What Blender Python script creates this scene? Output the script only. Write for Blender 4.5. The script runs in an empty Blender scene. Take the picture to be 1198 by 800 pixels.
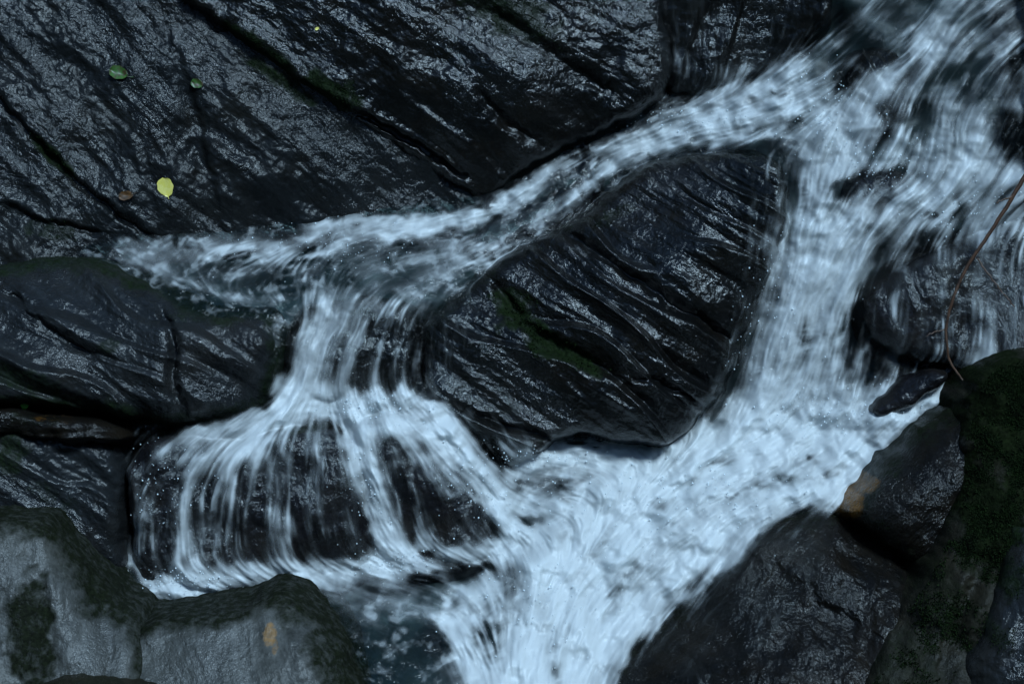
import bpy, math, numpy as np
from mathutils import Vector, Matrix

# ------------------------------------------------------------------ camera, light, exposure
SC = bpy.context.scene
COL = SC.collection
TH = math.radians(55.0)                     # steepness of the cascade as a whole
EA = np.array([1.0, 0, 0]); EB = np.array([0, math.cos(TH), math.sin(TH)]); EN = np.array([0, -math.sin(TH), math.cos(TH)])
DIST = 9.0; WIDE = 4.0
cam_d = bpy.data.cameras.new('camera'); cam = bpy.data.objects.new('camera', cam_d); COL.objects.link(cam)
cam.location = DIST * Vector(EN); cam.rotation_euler = (TH, 0, 0)
cam_d.sensor_width = 36.0; cam_d.lens = 36.0 * DIST / WIDE
cam_d.clip_end = 2000.0
SC.camera = cam

SUN_EL, SUN_AZ = math.radians(66), math.radians(135)      # azimuth clockwise from +Y (upstream)
world = bpy.data.worlds.new('World'); SC.world = world; world.use_nodes = True
wn = world.node_tree.nodes; wl = world.node_tree.links
sky = wn.new('ShaderNodeTexSky'); sky.sky_type = 'NISHITA'; sky.sun_disc = False
sky.sun_elevation = SUN_EL; sky.sun_rotation = SUN_AZ
bg = wn['Background']; bg.inputs['Strength'].default_value = 0.06
tint = wn.new('ShaderNodeMix'); tint.data_type = 'RGBA'; tint.blend_type = 'MULTIPLY'; tint.inputs['Factor'].default_value = 1.0
tint.inputs[7].default_value = (0.52, 0.80, 1.0, 1)                  # blue tint laid over the whole sky
wl.new(sky.outputs['Color'], tint.inputs[6]); wl.new(tint.outputs[2], bg.inputs['Color'])
sun_d = bpy.data.lights.new('sun', 'SUN'); sun = bpy.data.objects.new('sun', sun_d); COL.objects.link(sun)
sun_d.energy = 1.5; sun_d.angle = math.radians(12); sun_d.color = (0.60, 0.825, 1.0)
sdir = Vector((math.sin(SUN_AZ) * math.cos(SUN_EL), math.cos(SUN_AZ) * math.cos(SUN_EL), math.sin(SUN_EL)))
sun.rotation_euler = sdir.to_track_quat('Z', 'Y').to_euler(); sun.location = sdir * 30
SC.view_settings.view_transform = 'Standard'; SC.view_settings.look = 'None'
SC.view_settings.exposure = 1.42; SC.view_settings.gamma = 1.0; SC.view_settings.use_curve_mapping = False
SC.render.engine = 'CYCLES'
SC.cycles.use_denoising = True
SC.cycles.max_bounces = 6; SC.cycles.transparent_max_bounces = 12
SC.cycles.caustics_reflective = False; SC.cycles.caustics_refractive = False

# ------------------------------------------------------------------ numeric helpers
S = WIDE / 1198.0
def unproject(px, py, n):
    """photo position + height n over the cascade's mean slope -> slope coordinates (a, b)"""
    k = S * (DIST - np.asarray(n, float)) / DIST
    return (np.asarray(px, float) - 599.0) * k, (400.0 - np.asarray(py, float)) * k
def world_pt(a, b, n):
    a = np.asarray(a, float)[..., None]; b = np.asarray(b, float)[..., None]; n = np.asarray(n, float)[..., None]
    return a * EA + b * EB + n * EN

class TPS:
    def __init__(s, x, y, v, lam=1e-4):
        s.x = np.asarray(x, float); s.y = np.asarray(y, float); m = len(s.x)
        d2 = (s.x[:, None] - s.x) ** 2 + (s.y[:, None] - s.y) ** 2
        K = 0.5 * d2 * np.log(d2 + 1e-12) + lam * np.eye(m)
        P = np.stack([np.ones(m), s.x, s.y], 1)
        A = np.block([[K, P], [P.T, np.zeros((3, 3))]])
        s.c = np.linalg.lstsq(A, np.concatenate([v, np.zeros(3)]), rcond=None)[0]
    def __call__(s, x, y):
        x = np.asarray(x, float); y = np.asarray(y, float); sh = x.shape
        x = x.ravel(); y = y.ravel(); out = s.c[-3] + s.c[-2] * x + s.c[-1] * y
        for i in range(len(s.x)):
            d2 = (x - s.x[i]) ** 2 + (y - s.y[i]) ** 2
            out = out + s.c[i] * 0.5 * d2 * np.log(d2 + 1e-12)
        return out.reshape(sh)

_rng = np.random.RandomState(7)
_perm = _rng.permutation(4096); _grad = _rng.uniform(0, 2 * np.pi, 4096)
_gx, _gy = np.cos(_grad), np.sin(_grad)
def gnoise(x, y, seed=0):
    xi = np.floor(x).astype(np.int64); yi = np.floor(y).astype(np.int64); fx = x - xi; fy = y - yi
    u = fx ** 3 * (fx * (fx * 6 - 15) + 10); v = fy ** 3 * (fy * (fy * 6 - 15) + 10)
    def g(i, j, dx, dy):
        h = _perm[(_perm[(i + seed * 131) & 4095] + j) & 4095]
        return _gx[h] * dx + _gy[h] * dy
    a = g(xi, yi, fx, fy); b = g(xi + 1, yi, fx - 1, fy); c = g(xi, yi + 1, fx, fy - 1); d = g(xi + 1, yi + 1, fx - 1, fy - 1)
    return ((a + u * (b - a)) + v * ((c + u * (d - c)) - (a + u * (b - a)))) * 1.5
def fbm(x, y, seed=0, oct=4, gain=0.5):
    out = 0; amp = 1.0
    for o in range(oct):
        out = out + amp * gnoise(x * 2 ** o, y * 2 ** o, seed + o); amp *= gain
    return out
def ridged(x, y, seed=0, oct=3):
    out = 0; amp = 1.0
    for o in range(oct):
        out = out + amp * (0.5 - np.abs(gnoise(x * 2 ** o, y * 2 ** o, seed + o))); amp *= 0.5
    return out
def sstep(e0, e1, x):
    t = np.clip((x - e0) / (e1 - e0), 0, 1); return t * t * (3 - 2 * t)

def poly_sd(x, y, pa, pb):
    """signed distance to a closed polygon, negative inside"""
    d2 = np.full(x.shape, 1e9); ins = np.zeros(x.shape, bool); m = len(pa)
    for i in range(m):
        x0, y0, x1, y1 = pa[i], pb[i], pa[(i + 1) % m], pb[(i + 1) % m]
        ex, ey = x1 - x0, y1 - y0
        t = np.clip(((x - x0) * ex + (y - y0) * ey) / (ex * ex + ey * ey + 1e-12), 0, 1)
        d2 = np.minimum(d2, (x - x0 - t * ex) ** 2 + (y - y0 - t * ey) ** 2)
        c = (y0 > y) != (y1 > y)
        if abs(y1 - y0) > 1e-12:
            ins ^= c & (x < x0 + (y - y0) * ex / ey)
    d = np.sqrt(d2); return np.where(ins, -d, d)
def line_d(x, y, la, lb):
    """distance to an open polyline, position 0..1 along it and side (+ left of its direction)"""
    best = np.full(x.shape, 1e9); tt = np.zeros(x.shape); side = np.zeros(x.shape); m = len(la) - 1
    for i in range(m):
        ex, ey = la[i + 1] - la[i], lb[i + 1] - lb[i]
        t = np.clip(((x - la[i]) * ex + (y - lb[i]) * ey) / (ex * ex + ey * ey + 1e-12), 0, 1)
        dx, dy = x - la[i] - t * ex, y - lb[i] - t * ey
        d = np.hypot(dx, dy); w = d < best
        best = np.where(w, d, best); tt = np.where(w, (i + t) / m, tt); side = np.where(w, np.sign(ex * dy - ey * dx), side)
    return best, tt, side
def smooth_poly(pts, closed=True, it=2):
    p = np.array(pts, float)
    for _ in range(it):
        q = np.roll(p, -1, 0) if closed else p[1:]
        b = p if closed else p[:-1]
        r = np.empty((2 * len(b), 2)); r[0::2] = b * .75 + q * .25; r[1::2] = b * .25 + q * .75
        p = r if closed else np.vstack([p[:1], r, p[-1:]])
    return p
def blur(z, s):
    r = int(3 * s) + 1; k = np.exp(-0.5 * (np.arange(-r, r + 1) / s) ** 2); k /= k.sum()
    for ax in (0, 1):
        pad = [(0, 0), (0, 0)]; pad[ax] = (r, r); p = np.pad(z, pad, mode='edge'); o = np.zeros_like(z); m = z.shape[ax]
        for i, w in enumerate(k):
            o += w * (p[i:i + m] if ax == 0 else p[:, i:i + m])
        z = o
    return z

# ------------------------------------------------------------------ mesh helpers
def raw_mesh(name, v, quads=None, tris=None, smooth=True):
    me = bpy.data.meshes.new(name)
    v = np.asarray(v, np.float32); nq = 0 if quads is None else len(quads); nt = 0 if tris is None else len(tris)
    me.vertices.add(len(v)); me.vertices.foreach_set('co', v.ravel())
    li = []; ls = []; o = 0
    if nq: li.append(np.asarray(quads, np.int32).ravel()); ls.append(np.arange(nq, dtype=np.int32) * 4); o = nq * 4
    if nt: li.append(np.asarray(tris, np.int32).ravel()); ls.append(o + np.arange(nt, dtype=np.int32) * 3)
    li = np.concatenate(li); ls = np.concatenate(ls)
    me.loops.add(len(li)); me.loops.foreach_set('vertex_index', li)
    me.polygons.add(len(ls)); me.polygons.foreach_set('loop_start', ls)
    me.update(calc_edges=True)
    me.polygons.foreach_set('use_smooth', np.full(len(ls), smooth, bool))
    return me
def put(name, me, mat=None, parent=None, loc=(0, 0, 0)):
    o = bpy.data.objects.new(name, me); COL.objects.link(o)
    if mat is not None: me.materials.append(mat)
    if parent is not None: o.parent = parent
    o.location = loc
    return o
def attr(me, name, val):
    a = me.attributes.new(name, 'FLOAT', 'POINT'); a.data.foreach_set('value', np.asarray(val, np.float32))
def uvmap(me, name, u, v):
    n = len(me.loops); idx = np.empty(n, np.int32); me.loops.foreach_get('vertex_index', idx)
    l = me.uv_layers.new(name=name); l.data.foreach_set('uv', np.stack([u[idx], v[idx]], 1).astype(np.float32).ravel())
def tag(o, label=None, cat=None, group=None, kind=None):
    if label: o['label'] = label
    if cat: o['category'] = cat
    if group: o['group'] = group
    if kind: o['kind'] = kind
    return o
def grid_faces(mask):
    idx = np.full(mask.shape, -1, np.int64); idx[mask] = np.arange(mask.sum())
    q = np.stack([idx[:-1, :-1], idx[:-1, 1:], idx[1:, 1:], idx[1:, :-1]], -1).reshape(-1, 4)
    return q[(q >= 0).all(1)]

# ------------------------------------------------------------------ materials
class NT:
    def __init__(s, name):
        s.m = bpy.data.materials.new(name); s.m.use_nodes = True; s.t = s.m.node_tree; s.t.nodes.clear()
        s.out = s.add('ShaderNodeOutputMaterial')
    def add(s, typ, **k):
        n = s.t.nodes.new(typ)
        for a, b in k.items():
            if a.startswith('i_'): n.inputs[a[2:].replace('_', ' ')].default_value = b
            else: setattr(n, a, b)
        return n
    def ln(s, a, b): s.t.links.new(a, b)
    def noise(s, vec, scale, detail=4, rough=0.6, dist=0.0):
        n = s.add('ShaderNodeTexNoise'); n.inputs['Scale'].default_value = scale; n.inputs['Detail'].default_value = detail
        n.inputs['Roughness'].default_value = rough; n.inputs['Distortion'].default_value = dist; s.ln(vec, n.inputs['Vector']); return n.outputs['Fac']
    def mapv(s, vec, sc, rot=(0, 0, 0)):
        n = s.add('ShaderNodeMapping'); n.inputs['Scale'].default_value = sc; n.inputs['Rotation'].default_value = rot
        s.ln(vec, n.inputs['Vector']); return n.outputs['Vector']
    def ramp(s, fac, stops):
        n = s.add('ShaderNodeValToRGB'); e = n.color_ramp.elements
        while len(e) < len(stops): e.new(0.5)
        for i, (p, c) in enumerate(stops):
            e[i].position = p; e[i].color = (c, c, c, 1) if isinstance(c, (int, float)) else (*c, 1)
        s.ln(fac, n.inputs['Fac']); return n.outputs['Color']
    def math(s, op, a, b=None, clamp=False):
        n = s.add('ShaderNodeMath'); n.operation = op; n.use_clamp = clamp
        for i, x in enumerate((a, b)):
            if x is None: continue
            if isinstance(x, (int, float)): n.inputs[i].default_value = x
            else: s.ln(x, n.inputs[i])
        return n.outputs[0]
    def mix(s, fac, a, b):
        n = s.add('ShaderNodeMix'); n.data_type = 'RGBA'
        if isinstance(fac, (int, float)): n.inputs['Factor'].default_value = fac
        else: s.ln(fac, n.inputs['Factor'])
        for k, x in ((6, a), (7, b)):
            if isinstance(x, tuple): n.inputs[k].default_value = (*x, 1)
            else: s.ln(x, n.inputs[k])
        return n.outputs[2]
    def attr(s, name):
        n = s.add('ShaderNodeAttribute'); n.attribute_name = name; return n.outputs['Fac']

def rock_material(name, dark=(0.018, 0.020, 0.023), light=(0.055, 0.060, 0.066), brown=(0.045, 0.034, 0.022), brown_amt=0.25,
                  rough=(0.18, 0.42), bump=1.0, spec=0.6, glint=1.0, stain_col=(0.28, 0.13, 0.02), moss_col=(0.005, 0.009, 0.003)):
    n = NT(name)
    tc = n.add('ShaderNodeTexCoord'); ob = tc.outputs['Object']; uv = tc.outputs['UV']
    st = n.mapv(uv, (3.0, 16.0, 1.0))
    f1 = n.noise(st, 1.0, 6, 0.62, 0.6)
    f2 = n.noise(ob, 5.0, 6, 0.65, 0.4)
    f3 = n.noise(ob, 55.0, 4, 0.7)
    v = n.math('ADD', n.math('MULTIPLY', f1, 0.42), n.math('ADD', n.math('MULTIPLY', f2, 0.33), n.math('MULTIPLY', f3, 0.25)))
    col = n.mix(n.ramp(v, [(0.36, 0.0), (0.66, 1.0)]), dark, light)
    bm = n.math('MULTIPLY', n.ramp(n.noise(ob, 2.6, 5, 0.7, 0.5), [(0.45, 0.0), (0.68, 1.0)]), brown_amt)
    col = n.mix(bm, col, brown)
    def patchy(att, sc, lo, hi):      # ragged-edged cover, thinning out where the painted amount falls off
        nz = n.math('MULTIPLY', n.math('SUBTRACT', n.noise(ob, sc, 6, 0.75, 0.3), 0.5), 1.5)
        return n.ramp(n.math('ADD', n.attr(att), nz), [(lo, 0.0), (hi, 1.0)])
    moss = n.math('MULTIPLY', patchy('moss', 26.0, 0.22, 0.95), 0.95)
    mv = n.ramp(n.noise(ob, 70.0, 5, 0.75), [(0.35, 0.0), (0.68, 1.0)])
    col = n.mix(moss, col, n.mix(mv, tuple(.5 * c for c in moss_col), tuple(2.2 * c for c in moss_col)))
    stain = n.math('MULTIPLY', patchy('stain', 34.0, 0.30, 1.0), 0.8)
    col = n.mix(stain, col, stain_col)
    rr = n.ramp(n.noise(n.mapv(uv, (2.0, 6.0, 1.0)), 1.0, 5, 0.65, 0.5), [(0.36, rough[0]), (0.66, rough[1])])
    film = n.ramp(n.noise(n.mapv(uv, (1.3, 3.2, 1.0)), 1.0, 5, 0.62, 0.7), [(0.40, 0.0), (0.60, 1.0)])
    rr = n.math('ADD', rr, n.math('MULTIPLY', n.math('SUBTRACT', 1.0, film), 0.07))
    rr = n.math('ADD', rr, n.math('MULTIPLY', n.attr('dry'), 0.16))
    rr = n.math('ADD', rr, n.math('MULTIPLY', moss, 0.5), True)
    p = n.add('ShaderNodeBsdfPrincipled'); n.ln(col, p.inputs['Base Color']); n.ln(rr, p.inputs['Roughness'])
    n.ln(n.math('MULTIPLY', n.math('SUBTRACT', 1.0, n.math('MULTIPLY', moss, 0.95)), n.math('MULTIPLY', n.math('ADD', n.math('MULTIPLY', film, 0.65), 0.3), spec)), p.inputs['Specular IOR Level'])
    # water film beading over the grain of the rock: small, slightly stretched along the strata
    b1 = n.noise(n.mapv(uv, (26.0, 60.0, 1.0)), 1.0, 3, 0.6, 0.8)
    b2 = n.noise(ob, 95.0, 3, 0.6, 0.3)
    b3 = n.noise(n.mapv(uv, (7.0, 34.0, 1.0)), 1.0, 4, 0.6, 0.8)
    h = n.math('ADD', n.math('MULTIPLY', b1, 0.0036 * glint), n.math('ADD', n.math('MULTIPLY', b2, 0.0056 * glint), n.math('MULTIPLY', b3, 0.003)))
    h = n.math('MULTIPLY', h, n.math('ADD', n.math('MULTIPLY', film, 0.8), 0.35)); bp = n.add('ShaderNodeBump'); bp.inputs['Strength'].default_value = bump; bp.inputs['Distance'].default_value = 1.0
    n.ln(h, bp.inputs['Height']); n.ln(bp.outputs['Normal'], p.inputs['Normal'])
    n.ln(p.outputs[0], n.out.inputs[0])
    return n.m
def plain(name, col, rough=0.5, spec=0.4, var=0.3, scale=30.0, transl=0.0):
    n = NT(name); tc = n.add('ShaderNodeTexCoord')
    f = n.noise(tc.outputs['Object'], scale, 4, 0.65)
    c = n.mix(n.ramp(f, [(0.3, 0.0), (0.7, 1.0)]), tuple(x * (1 - var) for x in col), tuple(x * (1 + var) for x in col))
    p = n.add('ShaderNodeBsdfPrincipled'); n.ln(c, p.inputs['Base Color']); p.inputs['Roughness'].default_value = rough
    p.inputs['Specular IOR Level'].default_value = spec
    n.ln(p.outputs[0], n.out.inputs[0]); return n.m

M_slab = rock_material('wet_slate', dark=(0.003, 0.0033, 0.0036), light=(0.012, 0.0135, 0.0145), glint=0.9, spec=.40, rough=(0.09, 0.25), brown=(.02, .016, .010))
M_black = rock_material('black_wet_slate', dark=(0.0018, 0.002, 0.0021), light=(0.0065, 0.0068, 0.007), rough=(0.07, 0.20), spec=0.75, brown=(0.014, 0.010, 0.006), brown_amt=0.4)
M_left = rock_material('blue_grey_wet_slate', dark=(0.005, 0.0055, 0.006), light=(0.018, 0.020, 0.022), rough=(0.09, 0.25), spec=.46, glint=0.9, brown_amt=.15)
M_pale = rock_material('pale_damp_stone', dark=(0.014, 0.015, 0.013), light=(0.105, 0.105, 0.10), brown=(0.03, 0.028, 0.016), rough=(0.18, 0.4), spec=0.6, glint=1.0, moss_col=(0.0045, 0.006, 0.0025))
M_purple = rock_material('dark_purplish_rock', dark=(0.0035, 0.0032, 0.0038), light=(0.012, 0.0112, 0.013), rough=(0.08, 0.22))
M_rust = rock_material('rust_stained_rock', dark=(0.002, 0.002, 0.002), light=(0.009, 0.008, 0.007), rough=(0.06, 0.18), spec=.3, brown=(0.022, 0.013, 0.005), stain_col=(0.24, 0.10, 0.012), glint=1.1)
M_mossy = rock_material('mossy_rock', dark=(0.005, 0.005, 0.0035), light=(0.021, 0.019, 0.012), rough=(0.22, 0.5), spec=0.3, moss_col=(0.005, 0.0075, 0.0027))

# ------------------------------------------------------------------ rocks
ROCKS = []
class Rock:
    def __init__(s, name, label, outline, ctrl, mat, edge=0.07, ang=-34, strata=1.0, lump=1.0, seed=0, step=0.005,
                 grooves=(), moss=(), stain=(), dry=0.0, thick=0.45, terr=1.0, wet=True, inset=0.02, rim=0.0, warp=0.028, cat='rock', it=2, group=None, margin=0.07):
        s.__dict__.update(locals())
        c = np.array(ctrl, float)
        pre = TPS(c[:, 0] * S, -c[:, 1] * S, c[:, 2], 1e-3)
        out = smooth_poly(outline, True, it)
        s.pa, s.pb = unproject(out[:, 0], out[:, 1], pre(out[:, 0] * S, -out[:, 1] * S) - edge * 0.5)
        ca, cb = unproject(c[:, 0], c[:, 1], c[:, 2]); s.tps = TPS(ca, cb, c[:, 2], 1e-3)
        s.gr = []
        for pts, w, dep, stp in grooves:
            p = smooth_poly(pts, False, 2); h = pre(p[:, 0] * S, -p[:, 1] * S)
            s.gr.append((*unproject(p[:, 0], p[:, 1], h), w, dep, stp))
        s.spots = {}
        for k in ('moss', 'stain'):
            s.spots[k] = []
            for px, py, rx, ry, rot, amt in getattr(s, k):
                h = float(pre(np.array([px * S]), np.array([-py * S]))[0]); a, b = unproject(px, py, h)
                s.spots[k].append((float(a), float(b), rx * S, ry * S, math.radians(rot), amt))
        ROCKS.append(s)
    def pq(s, a, b):
        t = math.radians(s.ang); return a * math.cos(t) + b * math.sin(t), -a * math.sin(t) + b * math.cos(t)
    def height(s, a, b, detail=True):
        wob = 0.012 * fbm(a * 9, b * 9, s.seed + 3, 3)
        sd = poly_sd(a, b, s.pa, s.pb) + s.inset + (wob if detail else 0)
        h = s.tps(a, b); p, q = s.pq(a, b); k = s.seed
        w = q + s.warp * fbm(p * 1.8, q * 3.0, k + 11, 3)
        if detail:
            h = h + s.lump * (0.035 * fbm(a * 2.6, b * 2.6, k + 1, 3))
            if s.strata:
                h = h + s.strata * (0.030 * ridged(p * 0.8, w * 5.0, k + 21, 2) + 0.006 * fbm(p * 2.6, w * 20.0, k + 31, 3))
                if s.terr:
                    t = w * 7.0 + 0.8 * fbm(p * 1.3, q * 2.0, k + 41, 2); f = t - np.floor(t)
                    amp = sstep(-0.25, 0.35, gnoise(p * 1.1, np.floor(t) * 3.7, k + 51))
                    h = h + s.terr * s.strata * 0.045 * amp * np.where(f < 0.82, f / 0.82, (1 - f) / 0.18)
            h = h + 0.0045 * fbm(a * 22, b * 22, k + 61, 3) * (0.5 + 0.5 * s.lump) + 0.0022 * ridged(p * 30, w * 44, k + 71, 2)
            for la, lb, wd, dep, stp in s.gr:
                d, t, side = line_d(a + 0.012 * fbm(a * 12, b * 12, k + 5, 3), b + 0.012 * fbm(a * 12, b * 12, k + 6, 3), la, lb)
                env = np.sin(np.pi * np.clip(t, 0.02, 0.98)) ** 0.4
                h = h - env * dep * np.exp(-(d / wd) ** 2) + env * stp * side * np.exp(-d / (wd * 6)) * (1 - np.exp(-(d / (0.6 * wd)) ** 2))
        e = np.clip(sd + s.edge, 0, None); r = s.edge; x = np.clip(e / r, 0, 1)
        drop = r * (1 - np.sqrt(np.clip(1 - x ** 2, 0, 1))) + np.clip(e - r, 0, None) * 6.0
        return h - drop, sd
    def spot(s, k, a, b):
        m = np.zeros(a.shape)
        for ca, cb, rx, ry, rot, amt in s.spots[k]:
            dx, dy = a - ca, b - cb; x = (dx * math.cos(rot) + dy * math.sin(rot)) / rx; y = (-dx * math.sin(rot) + dy * math.cos(rot)) / ry
            r = np.sqrt(x * x + y * y) + 0.35 * fbm(a * 14, b * 14, s.seed + 81, 3)
            m = np.maximum(m, amt * (1 - sstep(0.5, 1.15, r)))
        return m
    def build(s):
        st = s.step; m = s.margin
        a0, a1, b0, b1 = s.pa.min() - m, s.pa.max() + m, s.pb.min() - m, s.pb.max() + m
        a0, a1 = max(a0, -2.75), min(a1, 2.75); b0, b1 = max(b0, -1.95), min(b1, 1.95)
        A, B = np.meshgrid(np.arange(a0, a1 + st, st), np.arange(b0, b1 + st, st))
        H, sd = s.height(A, B); mask = sd < m
        q = grid_faces(mask)
        a, b, h = A[mask], B[mask], H[mask]
        used = np.zeros(len(a), bool); used[q.ravel()] = True
        re = np.cumsum(used) - 1; q = re[q]; a, b, h = a[used], b[used], h[used]; nv = len(a)
        e = np.concatenate([q[:, [0, 1]], q[:, [1, 2]], q[:, [2, 3]], q[:, [3, 0]]])
        key = np.sort(e, 1); key = key[:, 0] * (nv + 1) + key[:, 1]
        _, inv, cnt = np.unique(key, return_inverse=True, return_counts=True)
        be = e[cnt[inv] == 1]
        bv = np.unique(be); nb = len(bv); pos = np.full(nv, -1, np.int64); pos[bv] = np.arange(nb)
        ca, cb = a.mean(), b.mean(); hb = np.percentile(h, 10)
        va, vb, vh = [a], [b], [h]
        for i, (sc, dn) in enumerate(((0.97, 0.4), (0.86, 0.8), (0.6, 1.0))):
            va.append(ca + (a[bv] - ca) * sc); vb.append(cb + (b[bv] - cb) * sc)
            vh.append(h[bv] - s.thick * dn)
        va.append([ca]); vb.append([cb]); vh.append([np.mean(h[bv]) - s.thick])
        va, vb, vh = map(np.concatenate, (va, vb, vh))
        quads = [q]; prev = be
        for i in range(3):
            nxt = nv + i * nb + pos[be]
            quads.append(np.stack([prev[:, 1], prev[:, 0], nxt[:, 0], nxt[:, 1]], 1)); prev = nxt
        tris = np.stack([prev[:, 1], prev[:, 0], np.full(len(prev), nv + 3 * nb)], 1)
        ctr = world_pt(ca, cb, float(np.median(h)))
        me = raw_mesh(s.name, world_pt(va, vb, vh) - ctr, np.concatenate(quads), tris)
        p, qq = s.pq(va, vb); uvmap(me, 'strata', p, qq + 0.03 * fbm(p * 2.5, qq * 4, s.seed + 91, 3))
        sdv = poly_sd(va, vb, s.pa, s.pb) + s.inset + .03 * fbm(va * 9, vb * 9, s.seed + 7, 4)
        attr(me, 'moss', np.maximum(s.spot('moss', va, vb), s.rim * sstep(-.075, -.015, sdv))); attr(me, 'stain', s.spot('stain', va, vb)); attr(me, 'dry', np.full(len(va), s.dry))  # rim moss doubles as painted darkening where edges mirrored too much sky
        o = put(s.name, me, s.mat, None, Vector(ctr)); tag(o, s.label, s.cat, s.group); s.ob = o; s.ctr = ctr
        return o

Rock('rock_slab', 'dark grey rippled rock slab filling the upper left corner, with fallen leaves on it',
     [(-200, -180), (150, -180), (240, -10), (290, 15), (340, 46), (395, 85), (440, 120), (490, 152), (540, 186), (590, 225), (540, 285), (400, 285), (300, 295), (200, 312), (100, 330), (-200, 340)],
     [(-150, -120, -.06), (100, -120, -.10), (0, 100, -.02), (150, 100, -.06), (300, 120, -.09), (0, 200, -.02), (200, 220, -.05), (350, 220, -.12), (0, 290, .0), (100, 290, -.04), (250, 270, -.10), (400, 255, -.15), (500, 235, -.18), (-180, 320, .02), (430, 180, -.125)],
     M_slab, wet=False, edge=0.05, ang=-42, seed=10, terr=0.5, strata=0.6, lump=0.8,
     grooves=[([(-40, 80), (30, 150), (80, 205), (130, 245), (190, 285)], 0.014, 0.034, 0.016), ([(0, 240), (60, 262), (120, 270)], 0.012, .018, .012), ([(205, 60), (228, 130), (240, 200), (262, 262)], .03, .018, .010)],
     moss=[(60, 180, 45, 10, -45, .9), (55, 270, 40, 14, -10, .5), (330, 95, 60, 12, -35, .8)])
Rock('rock_slab', 'big black glistening rock slab across the top, above the dark mossy crevice',
     [(140, -180), (820, -180), (775, 0), (792, 60), (790, 95), (765, 125), (715, 155), (650, 180), (600, 215), (570, 245), (530, 226), (480, 190), (430, 158), (390, 128), (330, 85), (250, 28), (190, -5)],
     [(200, -120, .0), (500, -120, .05), (780, -120, .0), (250, 10, -.02), (450, 20, .0), (600, 20, .02), (760, 20, -.06), (350, 85, -.055), (500, 110, -.02), (620, 110, .0), (740, 90, -.05), (430, 150, -.10), (530, 200, -.15), (600, 190, -.12), (700, 140, -.10)],
     M_black, edge=0.045, ang=-36, seed=24, terr=0.5, strata=0.6, lump=0.9,
     grooves=[([(400, 122), (450, 148), (500, 178), (545, 205)], .010, .06, .012), ([(560, 0), (640, 60), (720, 110)], .03, .04, .01), ([(560, 110), (600, 150), (640, 170)], .02, .03, .0)],
     moss=[(300, 62, 75, 20, -35, 1), (385, 108, 50, 22, -25, 1), (600, 20, 70, 30, -15, .6)])
Rock('boulder', 'rounded blue-grey ridged boulder at the left edge beside the upper pool',
     [(-200, 320), (-60, 310), (0, 305), (60, 294), (115, 299), (170, 318), (215, 345), (255, 361), (305, 354), (332, 372), (336, 420), (325, 465), (300, 490), (230, 505), (150, 495), (90, 482), (0, 478), (-200, 470)],
     [(-180, 330, .22), (60, 305, .10), (120, 310, .12), (200, 345, .17), (280, 365, .27), (-150, 400, .42), (0, 400, .40), (100, 390, .36), (200, 400, .38), (300, 400, .36), (0, 455, .44), (120, 470, .40), (230, 480, .38), (310, 460, .30), (-180, 460, .45)],
     M_left, edge=0.09, ang=-31, seed=33, rim=.75, strata=1.0, lump=0.45, terr=.9, step=0.0045,
     grooves=[([(-20, 320), (60, 385), (110, 420)], .015, .03, .005), ([(190, 360), (205, 400), (200, 450), (215, 480)], .02, .05, .01)],
     moss=[(60, 306, 80, 12, 0, .7), (150, 325, 60, 12, -25, .7), (220, 352, 50, 12, -25, .7), (30, 445, 70, 16, -18, .6), (130, 405, 14, 12, 0, .6), (250, 370, 50, 10, 0, .5)])
Rock('rock_ledge', 'low wet black and brown ledge under the blue-grey boulder at left',
     [(-200, 466), (0, 470), (70, 482), (130, 488), (160, 505), (150, 525), (90, 525), (0, 510), (-200, 505)],
     [(-180, 480, .44), (0, 485, .42), (100, 500, .40), (150, 510, .36), (-180, 505, .44), (60, 520, .41)],
     M_rust, wet=False, edge=.04, ang=-8, seed=37, strata=.9, lump=1.2, thick=.3, moss=[(40, 490, 40, 10, -5, .3)], stain=[(60, 490, 30, 10, 0, .25)])
Rock('rock_slab', 'sloping wet dark slab low at the left edge, under the black and brown ledge',
     [(-200, 485), (0, 490), (70, 500), (130, 510), (150, 545), (148, 600), (152, 650), (140, 700), (-200, 710)],
     [(-180, 510, .38), (0, 515, .38), (100, 530, .36), (-180, 600, .40), (0, 600, .40), (100, 600, .36), (140, 640, .33), (0, 690, .42), (130, 690, .34)],
     M_left, wet=False, edge=.06, ang=-37, seed=41, strata=.8, lump=.6, step=.0045, terr=.6, moss=[(15, 520, 22, 40, 0, .7), (60, 580, 60, 14, -30, .4)])
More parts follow.
